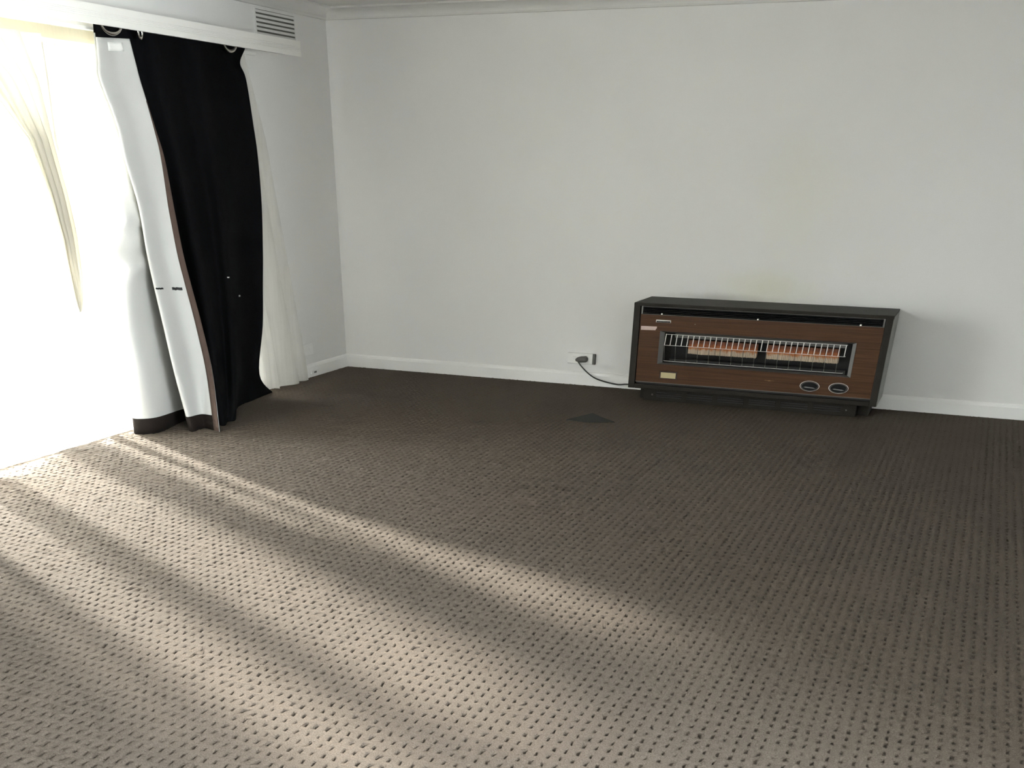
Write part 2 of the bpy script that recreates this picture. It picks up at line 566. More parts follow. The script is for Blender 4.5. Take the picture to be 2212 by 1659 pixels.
# fold lines of the black curtain, right end to free edge, each from the top down (metres)
CURTAIN_COLUMNS = [
    [(0.120, -1.097, 1.752), (0.120, -1.103, 1.703), (0.120, -1.162, 1.638), (0.120, -1.120, 1.570), (0.121, -1.095, 1.374), (0.122, -1.083, 1.222), (0.123, -1.093, 1.000), (0.125, -1.133, 0.763), (0.126, -1.169, 0.602), (0.128, -1.220, 0.385), (0.130, -1.312, 0.136), (0.073, -1.104, 0.000)],  # C0
    [(0.070, -1.205, 1.752), (0.070, -1.197, 1.711), (0.071, -1.181, 1.638), (0.071, -1.167, 1.568), (0.075, -1.150, 1.373), (0.079, -1.153, 1.221), (0.085, -1.165, 1.001), (0.093, -1.199, 0.766), (0.100, -1.233, 0.606), (0.109, -1.285, 0.391), (0.120, -1.390, 0.147), (0.114, -1.378, 0.000)],  # C1
    [(0.069, -1.318, 1.752), (0.070, -1.315, 1.708), (0.071, -1.309, 1.630), (0.073, -1.304, 1.560), (0.080, -1.309, 1.369), (0.087, -1.315, 1.220), (0.100, -1.326, 1.005), (0.117, -1.362, 0.775), (0.129, -1.401, 0.620), (0.147, -1.460, 0.411), (0.170, -1.557, 0.173), (0.157, -1.616, 0.000)],  # C2b
    [(0.138, -1.543, 1.752), (0.140, -1.546, 1.695), (0.142, -1.548, 1.614), (0.146, -1.551, 1.546), (0.159, -1.555, 1.361), (0.173, -1.568, 1.218), (0.198, -1.590, 1.012), (0.229, -1.641, 0.793), (0.252, -1.685, 0.645), (0.287, -1.751, 0.448), (0.330, -1.844, 0.223), (0.351, -1.926, 0.000)],  # C2
    [(0.073, -1.648, 1.752), (0.075, -1.648, 1.696), (0.077, -1.646, 1.609), (0.081, -1.647, 1.542), (0.095, -1.639, 1.359), (0.109, -1.639, 1.217), (0.134, -1.643, 1.012), (0.166, -1.679, 0.793), (0.190, -1.716, 0.645), (0.225, -1.773, 0.447), (0.270, -1.856, 0.221), (0.347, -1.998, 0.000)],  # C3
    [(0.137, -1.902, 1.752), (0.140, -1.901, 1.682), (0.143, -1.898, 1.592), (0.146, -1.898, 1.528), (0.160, -1.883, 1.352), (0.175, -1.879, 1.216), (0.201, -1.888, 1.018), (0.233, -1.914, 0.807), (0.258, -1.939, 0.664), (0.294, -1.978, 0.472), (0.340, -2.050, 0.252), (0.372, -2.095, 0.000)],  # C4
    [(0.068, -1.977, 1.752), (0.068, -1.979, 1.694), (0.068, -1.982, 1.588), (0.069, -1.984, 1.524), (0.070, -1.949, 1.351), (0.071, -1.930, 1.215), (0.073, -1.912, 1.016), (0.076, -1.915, 0.803), (0.078, -1.918, 0.656), (0.081, -1.924, 0.455), (0.085, -1.948, 0.221), (0.080, -1.968, 0.000)],  # C5
    [(0.100, -2.262, 1.752), (0.100, -2.276, 1.678), (0.100, -2.296, 1.567), (0.101, -2.307, 1.506), (0.102, -2.255, 1.342), (0.103, -2.242, 1.213), (0.106, -2.307, 1.025), (0.109, -2.404, 0.829), (0.112, -2.402, 0.692), (0.115, -2.436, 0.510), (0.120, -2.461, 0.294), (0.060, -2.425, 0.000)],  # C6
    [(0.118, -2.245, 1.752), (0.120, -2.256, 1.669), (0.121, -2.268, 1.569), (0.123, -2.277, 1.508), (0.131, -2.250, 1.342), (0.138, -2.244, 1.213), (0.152, -2.253, 1.025), (0.169, -2.318, 0.826), (0.182, -2.408, 0.696), (0.201, -2.469, 0.517), (0.225, -2.473, 0.302), (0.169, -2.374, 0.000)],  # C7
    [(0.085, -2.147, 1.752), (0.085, -2.155, 1.671), (0.085, -2.165, 1.576), (0.086, -2.171, 1.514), (0.088, -2.129, 1.346), (0.090, -2.107, 1.214), (0.094, -2.073, 1.020), (0.099, -2.072, 0.811), (0.103, -2.064, 0.667), (0.108, -2.051, 0.470), (0.115, -2.024, 0.233), (0.110, -2.053, 0.000)],  # C8
    [(0.147, -2.324, 1.752), (0.150, -2.339, 1.655), (0.152, -2.353, 1.563), (0.155, -2.364, 1.502), (0.166, -2.311, 1.340), (0.178, -2.310, 1.212), (0.199, -2.288, 1.026), (0.225, -2.312, 0.828), (0.244, -2.321, 0.692), (0.273, -2.330, 0.507), (0.310, -2.345, 0.290), (0.311, -2.282, 0.000)],  # L1
    [(0.142, -2.221, 1.752), (0.145, -2.222, 1.661), (0.147, -2.222, 1.571), (0.150, -2.224, 1.510), (0.161, -2.176, 1.344), (0.172, -2.158, 1.214), (0.192, -2.148, 1.023), (0.217, -2.163, 0.820), (0.237, -2.163, 0.680), (0.265, -2.161, 0.489), (0.300, -2.170, 0.266), (0.329, -2.182, 0.000)],  # M
    [(0.166, -2.151, 1.752), (0.170, -2.135, 1.664), (0.173, -2.119, 1.577), (0.176, -2.109, 1.516), (0.192, -2.075, 1.347), (0.207, -2.050, 1.215), (0.235, -2.065, 1.022), (0.270, -2.087, 0.817), (0.297, -2.091, 0.677), (0.336, -2.095, 0.486), (0.385, -2.124, 0.265), (0.457, -2.227, 0.000)],  # E
]
CORD = [(1.742, -0.034, 0.148), (1.755, -0.036, 0.134), (1.780, -0.040, 0.111), (1.830, -0.044, 0.075), (1.881, -0.046, 0.051), (1.947, -0.046, 0.036), (2.011, -0.044, 0.027), (2.046, -0.042, 0.026), (2.096, -0.040, 0.031), (2.216, -0.035, 0.030)]

# ------------------------------------------------------------------ room shell
T = 0.12
def carpet_floor():
    px, py = 0.0317, 0.0437
    nx, ny = int(RX / px) + 1, int(6.3 / py)
    ox, oy = 3.0502 % px - px / 2, -4.7796 % py - py / 2
    gx = np.clip(ox + px * np.arange(nx + 1) , 0, RX)
    gy = oy - py * (np.arange(ny + 1))
    gy = np.clip(gy, RY, 0)
    X, Y = np.meshgrid(gx, gy, indexing='ij')
    Z = rng.normal(0, 0.0012, X.shape)
    corner = np.stack([X, Y, Z], -1)
    cid = np.arange((nx + 1) * (ny + 1)).reshape(nx + 1, ny + 1)
    c0 = corner[:-1, :-1]; c2 = corner[1:, 1:]
    cx, cy = (c0[..., 0] + c2[..., 0]) / 2, (c0[..., 1] + c2[..., 1]) / 2
    hx, hy = (c2[..., 0] - c0[..., 0]) / 2, (c0[..., 1] - c2[..., 1]) / 2
    strength = np.clip(rng.normal(0.85, 0.28, cx.shape), 0.2, 1.3)
    verts = [corner.reshape(-1, 3)]
    base = verts[0].shape[0]
    ncell = nx * ny
    sg = ((-1, 1), (1, 1), (1, -1), (-1, -1))
    rim, bot = [], []
    for sx, sy in sg:
        jx, jy = rng.normal(0, .09, cx.shape), rng.normal(0, .07, cx.shape)
        rim.append(np.stack([cx + hx * (sx * 0.29 + jx), cy + hy * (sy * 0.50 + jy), rng.normal(0.0, 0.0012, cx.shape)], -1))
        jx, jy = rng.normal(0, .07, cx.shape), rng.normal(0, .06, cx.shape)
        bot.append(np.stack([cx + hx * (sx * 0.16 + jx), cy + hy * (sy * 0.24 + jy), -0.013 * strength], -1))
    V = np.concatenate(verts + [a.reshape(-1, 3) for a in rim] + [a.reshape(-1, 3) for a in bot])
    k = np.arange(ncell).reshape(nx, ny)
    O = [cid[:-1, :-1], cid[1:, :-1], cid[1:, 1:], cid[:-1, 1:]]   # (x0,ytop),(x1,ytop),(x1,ybot),(x0,ybot)
    Rm = [base + i * ncell + k for i in range(4)]
    Bt = [base + (4 + i) * ncell + k for i in range(4)]
    F = []
    for i in range(4):
        j = (i + 1) % 4
        F.append(np.stack([O[j], O[i], Rm[i], Rm[j]], -1).reshape(-1, 4))
        F.append(np.stack([Rm[j], Rm[i], Bt[i], Bt[j]], -1).reshape(-1, 4))
    F.append(np.stack([Bt[3], Bt[2], Bt[1], Bt[0]], -1).reshape(-1, 4))
    F = np.concatenate(F)
    y_end = gy[-1]
    n0 = len(V)
    V = np.concatenate([V, [(0, y_end, 0), (RX, y_end, 0), (RX, RY, 0), (0, RY, 0)]])
    F = np.concatenate([F, [[n0 + 3, n0 + 2, n0 + 1, n0]]])
    me = bpy.data.meshes.new('floor')
    me.vertices.add(len(V))
    me.vertices.foreach_set('co', V.astype(np.float32).ravel())
    me.loops.add(F.size)
    me.loops.foreach_set('vertex_index', F.astype(np.int32).ravel())
    me.polygons.add(len(F))
    me.polygons.foreach_set('loop_start', np.arange(0, F.size, 4, dtype=np.int32))
    me.update(calc_edges=True)
    me.polygons.foreach_set('use_smooth', np.ones(len(F), bool))
    me.materials.append(MAT['carpet'])
    o = bpy.data.objects.new('floor', me)
    COL.objects.link(o)
    return struct(o, 'taupe brown loop pile carpet with rows of small dark dimples')


carpet_floor()
struct(box('wall_back', -T, RX + T, 0, T, -0.03, CEIL, 'wall_stained'), 'plain pale grey painted wall behind the heater')
struct(boxes('wall_left', [(-T, 0, DOOR_Y1, 0, -0.03, CEIL), (-T, 0, RY, DOOR_Y0, -0.03, CEIL),
                           (-T, 0, DOOR_Y0, DOOR_Y1, DOOR_Z, CEIL)], 'wall'), 'pale grey wall around the curtained glass door')
struct(boxes('wall_right', [(RX, RX + T, RY, WIN_Y0, -0.03, CEIL), (RX, RX + T, WIN_Y1, 0, -0.03, CEIL),
                            (RX, RX + T, WIN_Y0, WIN_Y1, -0.03, WIN_Z0), (RX, RX + T, WIN_Y0, WIN_Y1, WIN_Z1, CEIL)], 'wall'))
struct(box('wall_front', -T, RX + T, RY - T, RY, -0.03, CEIL, 'wall'))
struct(box('ceiling', -T, RX + T, RY - T, T, CEIL, CEIL + 0.1, 'ceiling'), 'white painted ceiling')

# baseboards with a rounded top bead
BB = [(0, 0), (0.014, 0), (0.014, 0.062), (0.011, 0.073), (0.006, 0.079), (0, 0.081)]
bm = bmesh.new(); add_prism(bm, [(-a, b) for a, b in BB], 'x', 0.0, RX)
struct(obj('baseboard_back', bm, 'trim', bevel=0.0015), 'white skirting board along the heater wall')
bm = bmesh.new(); add_prism(bm, BB, 'y', DOOR_Y1 + 0.07, -0.0)
struct(obj('baseboard_left', bm, 'trim', bevel=0.0015), 'short white skirting board beside the curtains')
bm = bmesh.new(); add_prism(bm, [(RX - a, b) for a, b in BB], 'y', RY, 0)
struct(obj('baseboard_right', bm, 'trim'))


CV = [(0, RH - 0.002), (0.010, RH), (0.014, RH + 0.008)] + \
     [(0.014 + 0.062 * (1 - math.cos(a)), RH + 0.008 + 0.036 * math.sin(a)) for a in [i * math.pi / 16 for i in range(1, 9)]] + \
     [(0.086, RH + 0.046), (0.086, CEIL), (0, CEIL)]
bm = bmesh.new(); add_prism(bm, [(-a, b) for a, b in CV], 'x', 0, RX)
struct(obj('trim_1', bm, 'ceiling'), 'coved cornice above the heater wall')
bm = bmesh.new(); add_prism(bm, CV, 'y', RY, 0)
struct(obj('trim_2', bm, 'ceiling'), 'coved cornice above the curtained wall')

# glass sliding door in the left wall: frame, stiles, two panes
dr = bpy.data.objects.new('door_1', None); COL.objects.link(dr)
dr.location = (-0.06, (DOOR_Y0 + DOOR_Y1) / 2, 0)
bpy.context.view_layer.update()
struct(dr, 'sliding glass door behind the white sheer curtain')
put(boxes('door_frame', [(-0.10, -0.02, DOOR_Y0, DOOR_Y1, 1.637, DOOR_Z), (-0.10, -0.02, DOOR_Y0, DOOR_Y1, 0, 0.02),
                         (-0.10, -0.02, DOOR_Y0, DOOR_Y0 + 0.04, 0.02, 1.637), (-0.10, -0.02, DOOR_Y1 - 0.04, DOOR_Y1, 0.02, 1.637)],
          'frame', bevel=0.004), dr)
put(boxes('stile', [(-0.075, -0.045, -2.545, -2.485, 0.02, 1.637)], 'frame', bevel=0.004), dr)
put(boxes('stile', [(-0.075, -0.045, -3.86, -3.80, 0.02, 1.637)], 'frame', bevel=0.004), dr)
for a, b in ((DOOR_Y0 + 0.04, -3.86), (-3.80, -2.545), (-2.485, DOOR_Y1 - 0.04)):
    put(box('glass_pane', -0.064, -0.058, a, b, 0.02, 1.637, 'glass'), dr)
wd = bpy.data.objects.new('window_1', None); COL.objects.link(wd)
wd.location = (RX, (WIN_Y0 + WIN_Y1) / 2, WIN_Z0)
bpy.context.view_layer.update()
struct(wd, 'second window of the room, beside the photographer')
wa, wb, wm = RX + 0.03, RX + 0.09, (WIN_Y0 + WIN_Y1) / 2
put(boxes('window_frame', [(wa, wb, WIN_Y0, WIN_Y1, WIN_Z0, WIN_Z0 + 0.04), (wa, wb, WIN_Y0, WIN_Y1, WIN_Z1 - 0.04, WIN_Z1),
                           (wa, wb, WIN_Y0, WIN_Y0 + 0.04, WIN_Z0 + 0.04, WIN_Z1 - 0.04), (wa, wb, WIN_Y1 - 0.04, WIN_Y1, WIN_Z0 + 0.04, WIN_Z1 - 0.04),
                           (wa, wb, wm - 0.03, wm + 0.03, WIN_Z0 + 0.04, WIN_Z1 - 0.04)], 'frame'), wd)
put(box('glass_pane', RX + 0.057, RX + 0.063, WIN_Y0 + 0.04, wm - 0.03, WIN_Z0 + 0.04, WIN_Z1 - 0.04, 'glass'), wd)
put(box('glass_pane', RX + 0.057, RX + 0.063, wm + 0.03, WIN_Y1 - 0.04, WIN_Z0 + 0.04, WIN_Z1 - 0.04, 'glass'), wd)
# outside: patio slab and the eave over the door
struct(box('patio', -14, -T, -18, 8, -0.16, -0.06, 'concrete'), 'pale concrete patio outside the door')
ev = struct(boxes('eave', [(-0.98, -T, -7.2, 1.2, 1.675, 1.74), (-1.02, -0.98, -7.2, 1.2, 1.62, 1.76)], 'eave'), 'cream eave over the glass door')

pst = box('shade_post', -1.02, -0.84, -2.43, -2.23, -0.06, 1.675, 'eave')  # unseen post, added to cast a dark band on the carpet
pst.parent = ev

# wall vent high on the left wall: face plate and six louvre slats
vt = thing('air_vent', (0.002, -0.58, 1.80), 'white louvred air vent in the wall just above the curtain pelmet', 'vent')
put(boxes('face_plate', [(0.0, 0.006, -0.80, -0.785, 1.79, 1.912), (0.0, 0.006, -0.378, -0.363, 1.79, 1.912),
                         (0.0, 0.006, -0.785, -0.378, 1.903, 1.912), (0.0, 0.006, -0.785, -0.378, 1.779, 1.79)], 'wall', bevel=0.001), vt)
put(box('backing', 0.0004, 0.0012, -0.785, -0.378, 1.79, 1.903, 'vent_grey'), vt)  # flat panel coloured as the shaded depth behind the slats
slat = None
for i in range(6):
    z = 1.888 - 0.0195 * i
    if slat is None:
        bm = bmesh.new()
        add_prism(bm, [(0.0015, 0.0125), (0.004, 0.0125), (0.0095, 0.003), (0.0095, 0.000), (0.008, 0.0), (0.0015, 0.010)], 'y', -0.785, -0.378)
        slat = put(obj('slat', bm, 'wall'), vt)
        slat.location.z += z
        z_first = z
    else:
        s = slat.copy(); COL.objects.link(s); s.location.z += z - z_first

# ------------------------------------------------------------------ pelmet and track
PY1, PY0 = -0.655, -4.4
pl = thing('pelmet', (0.1, (PY0 + PY1) / 2, 1.70), 'long white timber pelmet box above the curtains', 'pelmet')
bm = bmesh.new()
prof = [(0.184, 1.696), (0.200, 1.696), (0.200, 1.717)]
for k in range(4):                      # four fine grooves along the face
    z = 1.718 + k * 0.0062
    prof += [(0.200, z), (0.1975, z + 0.0008), (0.1975, z + 0.0016), (0.200, z + 0.0024)]
prof += [(0.200, 1.765), (0.184, 1.765)]
add_prism(bm, prof, 'y', PY0, PY1)
put(obj('face_board', bm, 'pelmet'), pl)
put(box('top_board', 0.001, 0.184, PY0, PY1, 1.753, 1.765, 'pelmet'), pl)
put(box('end_board', 0.001, 0.184, PY0, PY0 + 0.014, 1.696, 1.753, 'pelmet'), pl)

tr = thing('curtain_track', (0.045, -2.9, 1.69), 'white curtain track under the pelmet holding the sheer curtain', 'track')
put(boxes('rail', [(0.036, 0.058, PY0 + 0.03, -0.9, 1.688, 1.702)], 'trim', bevel=0.002), tr)
put(boxes('bracket', [(0.001, 0.036, -1.30, -1.27, 1.690, 1.70)], 'trim'), tr)
put(boxes('bracket', [(0.001, 0.036, -2.70, -2.67, 1.690, 1.70)], 'trim'), tr)
put(boxes('bracket', [(0.001, 0.036, -4.10, -4.07, 1.690, 1.70)], 'trim'), tr)

# ------------------------------------------------------------------ sheer curtains
def sheer_grid(cols, ncol, nrow):
    """cols: list of columns of equal length top->bottom"""
    P = np.array(cols, float)
    G = catmull(P, ncol)
    return np.swapaxes(catmull(np.swapaxes(G, 0, 1), nrow), 0, 1)

sh = thing('sheer_curtain', (0.05, -3.4, 0.0), 'bright white sheer curtain over the glass door, left of the black curtain', 'curtain')
ys = np.linspace(-2.02, -4.3, 200)
zs = np.concatenate([np.linspace(1.686, 1.652, 4), np.linspace(1.64, 0.012, 44)])
Y, Z = np.meshgrid(ys, zs, indexing='ij')
k = (1.686 - Z) / 1.67
ph = Y * 31 + 1.6 * np.sin(Y * 4.3) + 0.5 * np.sin(Z * 2.2 + Y)
X = 0.047 + (0.008 + 0.016 * k) * np.sin(ph) + 0.012 * k * np.sin(Y * 9.0 + 2 * Z)
YY = Y + 0.012 * k * np.cos(ph * 0.5) + 0.02 * k * np.sin(Y * 7)
ZZ = Z + np.where(Z < 0.05, 0.010 * (1 + np.sin(Y * 13 + 1.3 * np.sin(Y * 5))), 0)
X = X + np.where(Z < 0.08, 0.02 * np.sin(Y * 11), 0)
X = np.where(YY > -2.70, np.minimum(X, np.where(YY > -2.5, 0.030, 0.044)), X)
G = np.stack([np.maximum(X, 0.012), YY, ZZ], -1)
sheet('voile', G[:, 4:], 'sheer', sh)
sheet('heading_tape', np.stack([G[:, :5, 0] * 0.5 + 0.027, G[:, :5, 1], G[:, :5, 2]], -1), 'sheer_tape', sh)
# wind-gathered fold running down the sheer
zf = np.array([1.645, 1.477, 1.274, 1.071, 0.90, 0.75, 0.66, 0.60])
yr = np.array([-2.655, -2.67, -2.692, -2.672, -2.662, -2.668, -2.69, -2.73])
yl = np.array([-3.45, -3.06, -2.850, -2.783, -2.760, -2.758, -2.755, -2.745])
nr, nc = 60, 70
zz = np.linspace(1.645, 0.60, nr)
a = np.interp(-zz, -zf, yr); b = np.interp(-zz, -zf, yl)
s = np.linspace(0, 1, nc)
Yf = a[None, :] + (b - a)[None, :] * s[:, None]
Xf = 0.098 + 0.022 * np.sin(s[:, None] * 2 * math.pi * 5.5 + 0.8 * zz[None, :]) * np.ones_like(zz)[None, :]
Zf = np.broadcast_to(zz[None, :], Yf.shape)
sheet('gathered_or_added_fold', np.stack([Xf, Yf + 0.02 * np.sin(s[:, None] * 40) * np.clip((zz - 0.60) / 0.35, 0, 1)[None, :], Zf], -1), 'sheer_fold', sh)
# extra voile strips, added to throw dark bands across the carpet
for ya, yb, x0_ in ((-3.42, -3.62, 0.088), (-3.95, -4.25, 0.088)):
    s2 = np.linspace(0, 1, 60)[:, None]
    z2 = np.linspace(1.645, 0.03, 30)[None, :]
    sheet('gathered_or_added_fold', np.stack([x0_ + 0.016 * np.sin(s2 * 30 + 0.6 * z2), ya + (yb - ya) * s2 + 0.02 * np.sin(s2 * 26 + z2), z2 + 0 * s2], -1), 'sheer', sh)

sr = thing('sheer_curtain', (0.06, -1.0, 0.0), 'end of the white sheer curtain flaring out right of the black curtain', 'curtain')
zlev = [1.686, 1.42, 1.31, 0.99, 0.706, 0.49, 0.264, 0.05, 0.013]
y_right = [-1.00, -0.905, -0.865, -0.812, -0.766, -0.732, -0.700, -0.680, -0.69]
x_right = [0.045, 0.045, 0.045, 0.05, 0.055, 0.06, 0.07, 0.08, 0.088]
nfold = 190
zz = np.linspace(1.686, 0.013, 60)
yR = np.interp(-zz, [-q for q in zlev], y_right)
xR = np.interp(-zz, [-q for q in zlev], x_right)
s = np.linspace(0, 1, nfold)[:, None]
kz = ((1.686 - zz) / 1.67)[None, :]
Yg = yR[None, :] + (-1.90 - yR)[None, :] * s
ph = s * 46 + 1.2 * np.sin(s * 17) + 0.8 * kz
Xg = xR[None, :] * (1 - s) + 0.05 * s + (0.006 + 0.020 * kz) * np.sin(ph) * np.clip(s * 14, 0.15, 1)
Zg = np.broadcast_to(zz[None, :], Yg.shape)
Xg = np.where(s > 0.30, np.minimum(Xg, 0.046), Xg)
sheet('voile', np.stack([np.maximum(Xg, 0.018), Yg + 0.006 * kz * np.cos(ph), Zg], -1), 'sheer', sr)

# ------------------------------------------------------------------ black blockout curtain
P = np.array(CURTAIN_COLUMNS)           # (13 fold lines, 12 levels, xyz)
NSEG, NROW = 9, 6
ncol = (len(P) - 1) * NSEG + 1
nrow = (P.shape[1] - 1) * NROW + 1
G = catmull(P, ncol)
G = np.swapaxes(catmull(np.swapaxes(G, 0, 1), nrow), 0, 1)
# a crumpled tuck in the folded-back lining
cols_ = np.clip(1 - np.abs(np.arange(ncol) - 7.3 * NSEG) / (1.5 * NSEG), 0, 1)[:, None]
win_ = np.clip(1 - np.abs(G[..., 2] - 0.86) / 0.24, 0, 1)
wave_ = np.sin((G[..., 2] - 0.74) * 2 * math.pi / 0.21 + 0.8)
G[..., 0] += 0.085 * cols_ * win_ * np.maximum(wave_, 0.0)
G[..., 1] += 0.035 * cols_ * win_ * np.cos((G[..., 2] - 0.74) * 2 * math.pi / 0.17)
N = grid_normals(G)
ci = 3 * NSEG                           # a black ridge that faces the room
if N[ci, nrow // 2, 0] < 0:
    N = -N
def seg(i):                             # column index of a fold line
    return i * NSEG
dc = thing('blockout_curtain', (0.2, -1.8, 0.0), 'black eyelet curtain with its white lined edge folded back', 'curtain')
shell('face_fabric', G, N, 0.0, 0.003, 'black', dc)
i0 = seg(5)                             # lining from the hidden back fold to the free edge
r_head = NROW                           # the lining starts below the black header
r_hem = (P.shape[1] - 2) * NROW + 4
ln = shell('lining', G[i0:, r_head:], N[i0:, r_head:], -0.003, -0.0005, 'lining', dc)
ln['label'] = 'off white blockout lining'
shell('header_band', G[i0:, :r_head + 1], N[i0:, :r_head + 1], -0.003, -0.0005, 'black', dc)
h = shell('bottom_hem', G[i0:, r_hem:], N[i0:, r_hem:], -0.006, -0.0032, 'dark_brown', dc)
h['label'] = 'dark brown turned up bottom hem'
# the turned side hem along the free edge, widest low down
e = ncol - 1
def edge_strip(width, r0):
    """strip of the curtain surface along its free edge; width in fold lines at each row"""
    g, n = [], []
    for r in range(r0, nrow):
        w = width(r) * NSEG
        us = np.linspace(e - w, e, 4)
        i_ = np.clip(us.astype(int), 0, e - 1)
        f_ = (us - i_)[:, None]
        g.append(G[i_, r] * (1 - f_) + G[i_ + 1, r] * f_)
        n.append(N[i_, r] * (1 - f_) + N[i_ + 1, r] * f_)
    return np.swapaxes(np.array(g), 0, 1), np.swapaxes(np.array(n), 0, 1)


g_, n_ = edge_strip(lambda r: 0.04 + 0.36 * min(1, max(0, (r - 3.6 * NROW) / (2.5 * NROW))), int(3.6 * NROW))
h = shell('side_hem', g_, n_, -0.0062, -0.0034, 'brown', dc)
h['label'] = 'brown turned side hem'
c1 = seg(11)
shell('care_label', G[c1 - 3:c1 + 5, r_head + 1:r_head + 4], N[c1 - 3:c1 + 5, r_head + 1:r_head + 4], -0.0058, -0.0036, 'label', dc)


def patch_at(fu, fv, du, dv, name, mat, a, b_):
    """small piece of cloth surface around a place on the curtain; fu in fold lines, fv in levels"""
    us = np.linspace(fu - du, fu + du, 7) * NSEG
    vs = np.linspace(fv - dv, fv + dv, 4) * NROW
    def samp(A, u, v):
        i, j = int(u), int(v)
        fu_, fv_ = u - i, v - j
        return (A[i, j] * (1 - fu_) + A[i + 1, j] * fu_) * (1 - fv_) + (A[i, j + 1] * (1 - fu_) + A[i + 1, j + 1] * fu_) * fv_
    g = np.array([[samp(G, u, v + (0.25 * math.sin(u * 5) if 0 < q < 6 else 0) * dv * NROW) for v in vs] for q, u in enumerate(us)])
    n = np.array([[samp(N, u, v) for v in vs] for u in us])
    return shell(name, g, n, a, b_, mat, dc)


t = patch_at(11.15, 8.12, 0.26, 0.035, 'tear', 'inner', -0.0045, -0.0031); t['label'] = 'dark slit torn in the lining'
t = patch_at(10.30, 8.12, 0.20, 0.022, 'tear', 'inner', -0.0045, -0.0031); t['label'] = 'dark slit torn in the lining'
patch_at(3.1, 7.8, 0.07, 0.02, 'snag', 'lining', 0.003, 0.0042)
patch_at(2.2, 8.3, 0.07, 0.02, 'snag', 'lining', 0.003, 0.0042)


def eyelet(cx, cy, cz, ry, rz, mat, nrm=(1, -0.15, -0.1)):
    bm = bmesh.new()
    ax = Vector(nrm).normalized()
    s = Vector((0, 0, 1)).cross(ax).normalized()
    u = ax.cross(s)
    n, m = 28, 8
    vs = []
    for i in range(n):
        a_ = 2 * math.pi * i / n
        d = s * math.cos(a_) * ry + u * math.sin(a_) * rz
        dn = d.normalized()
        vs.append([bm.verts.new(Vector((cx, cy, cz)) + d + dn * 0.008 * math.cos(2 * math.pi * j / m) + ax * 0.004 * math.sin(2 * math.pi * j / m)) for j in range(m)])
    for i in range(n):
        for j in range(m):
            bm.faces.new((vs[i][j], vs[(i + 1) % n][j], vs[(i + 1) % n][(j + 1) % m], vs[i][(j + 1) % m]))
    bmesh.ops.recalc_face_normals(bm, faces=bm.faces[:])
    return put(obj('eyelet', bm, mat, smooth=True), dc)


eyelet(0.166, -2.243, 1.708, 0.058, 0.034, 'chrome')
eyelet(0.125, -1.246, 1.712, 0.045, 0.030, 'chrome')
eyelet(0.150, -2.02, 1.705, 0.012, 0.030, 'chrome')

# ------------------------------------------------------------------ gas heater
HX0, HX1, HZ0, HZ1, HY = 2.197, 3.670, 0.073, 0.535, -0.40
ht = thing('gas_heater', (2.93, -0.2, 0.0), 'wide dark brown gas space heater with wood grain front panel', 'heater')
bm = bmesh.new()
yb = -0.016
add_box(bm, HX0, HX0 + 0.040, HY, yb, HZ0, HZ1 - 0.010)
add_box(bm, HX1 - 0.040, HX1 - 0.003, HY, yb, HZ0, HZ1 - 0.010)
add_box(bm, HX0 + 0.040, HX1 - 0.040, HY, yb, HZ0, 0.098)
add_box(bm, HX0 + 0.040, HX1 - 0.040, -0.05, yb, 0.098, HZ1 - 0.010)
put(obj('case', bm, 'case', bevel=0.003), ht)
put(box('top_panel', HX0, HX1, HY + 0.004, yb, HZ1 - 0.010, HZ1, 'case_top', bevel=0.003), ht)
put(box('top_lip', HX0, HX1, HY, HY + 0.004, HZ1 - 0.016, HZ1 - 0.001, 'case', bevel=0.001), ht)
put(box('side_panel', HX1 - 0.003, HX1, HY + 0.006, yb, HZ0, HZ1 - 0.010, 'case_side'), ht)
# plinth with slotted vents
put(box('base', 2.245, 3.625, -0.27, -0.03, 0.0, HZ0, 'case'), ht)
pb = put(box('plinth', 2.286, 3.560, -0.335, -0.27, 0.0, HZ0, 'case', bevel=0.003), ht)
sl = None
for g in range(6):
    for r_ in range(3):
        if sl is None:
            bm = bmesh.new()
            add_prism(bm, [(-0.335, 0.052), (-0.340, 0.0505), (-0.341, 0.047), (-0.335, 0.0445)], 'x', 2.366, 2.523)
            sl = put(obj('louvre', bm, 'inner'), pb)
        else:
            o = sl.copy(); COL.objects.link(o)
            o.location = sl.location + Vector((0.190 * g, 0, -0.012 * r_))
for x in (2.340, 3.505):
    bm = bmesh.new()
    add_tube(bm, [(x, -0.334, 0.034), (x, -0.339, 0.034)], 0.0055, 10)
    put(obj('screw', bm, 'chrome'), pb)
# upper outlet grille
gz0, gz1 = 0.4755, 0.5175
gr = put(boxes('outlet_grille', [(2.243, 3.627, -0.398, -0.380, gz1 - 0.0028, gz1), (2.243, 3.627, -0.398, -0.380, gz0, gz0 + 0.0028),
                                 (2.243, 2.2525, -0.396, -0.380, gz0 + 0.0028, gz1 - 0.0028), (3.6175, 3.627, -0.396, -0.380, gz0 + 0.0028, gz1 - 0.0028)], 'steel', bevel=0.0008), ht)
put(box('backing', 2.240, 3.630, -0.33, -0.32, 0.470, 0.519, 'inner'), gr)
for k_ in range(4):
    z = gz0 + 0.0065 + 0.0085 * k_
    bm = bmesh.new()
    add_prism(bm, [(-0.392, z), (-0.389, z + 0.0045), (-0.345, z + 0.0065), (-0.345, z + 0.005), (-0.388, z + 0.0025)], 'x', 2.2525, 3.6175)
    put(obj('slat', bm, 'knob'), gr)
for x in (2.369, 2.933, 3.501):
    put(box('clip', x - 0.005, x + 0.005, -0.402, -0.390, gz0 + 0.002, gz0 + 0.010, 'white_wire', bevel=0.001), gr)
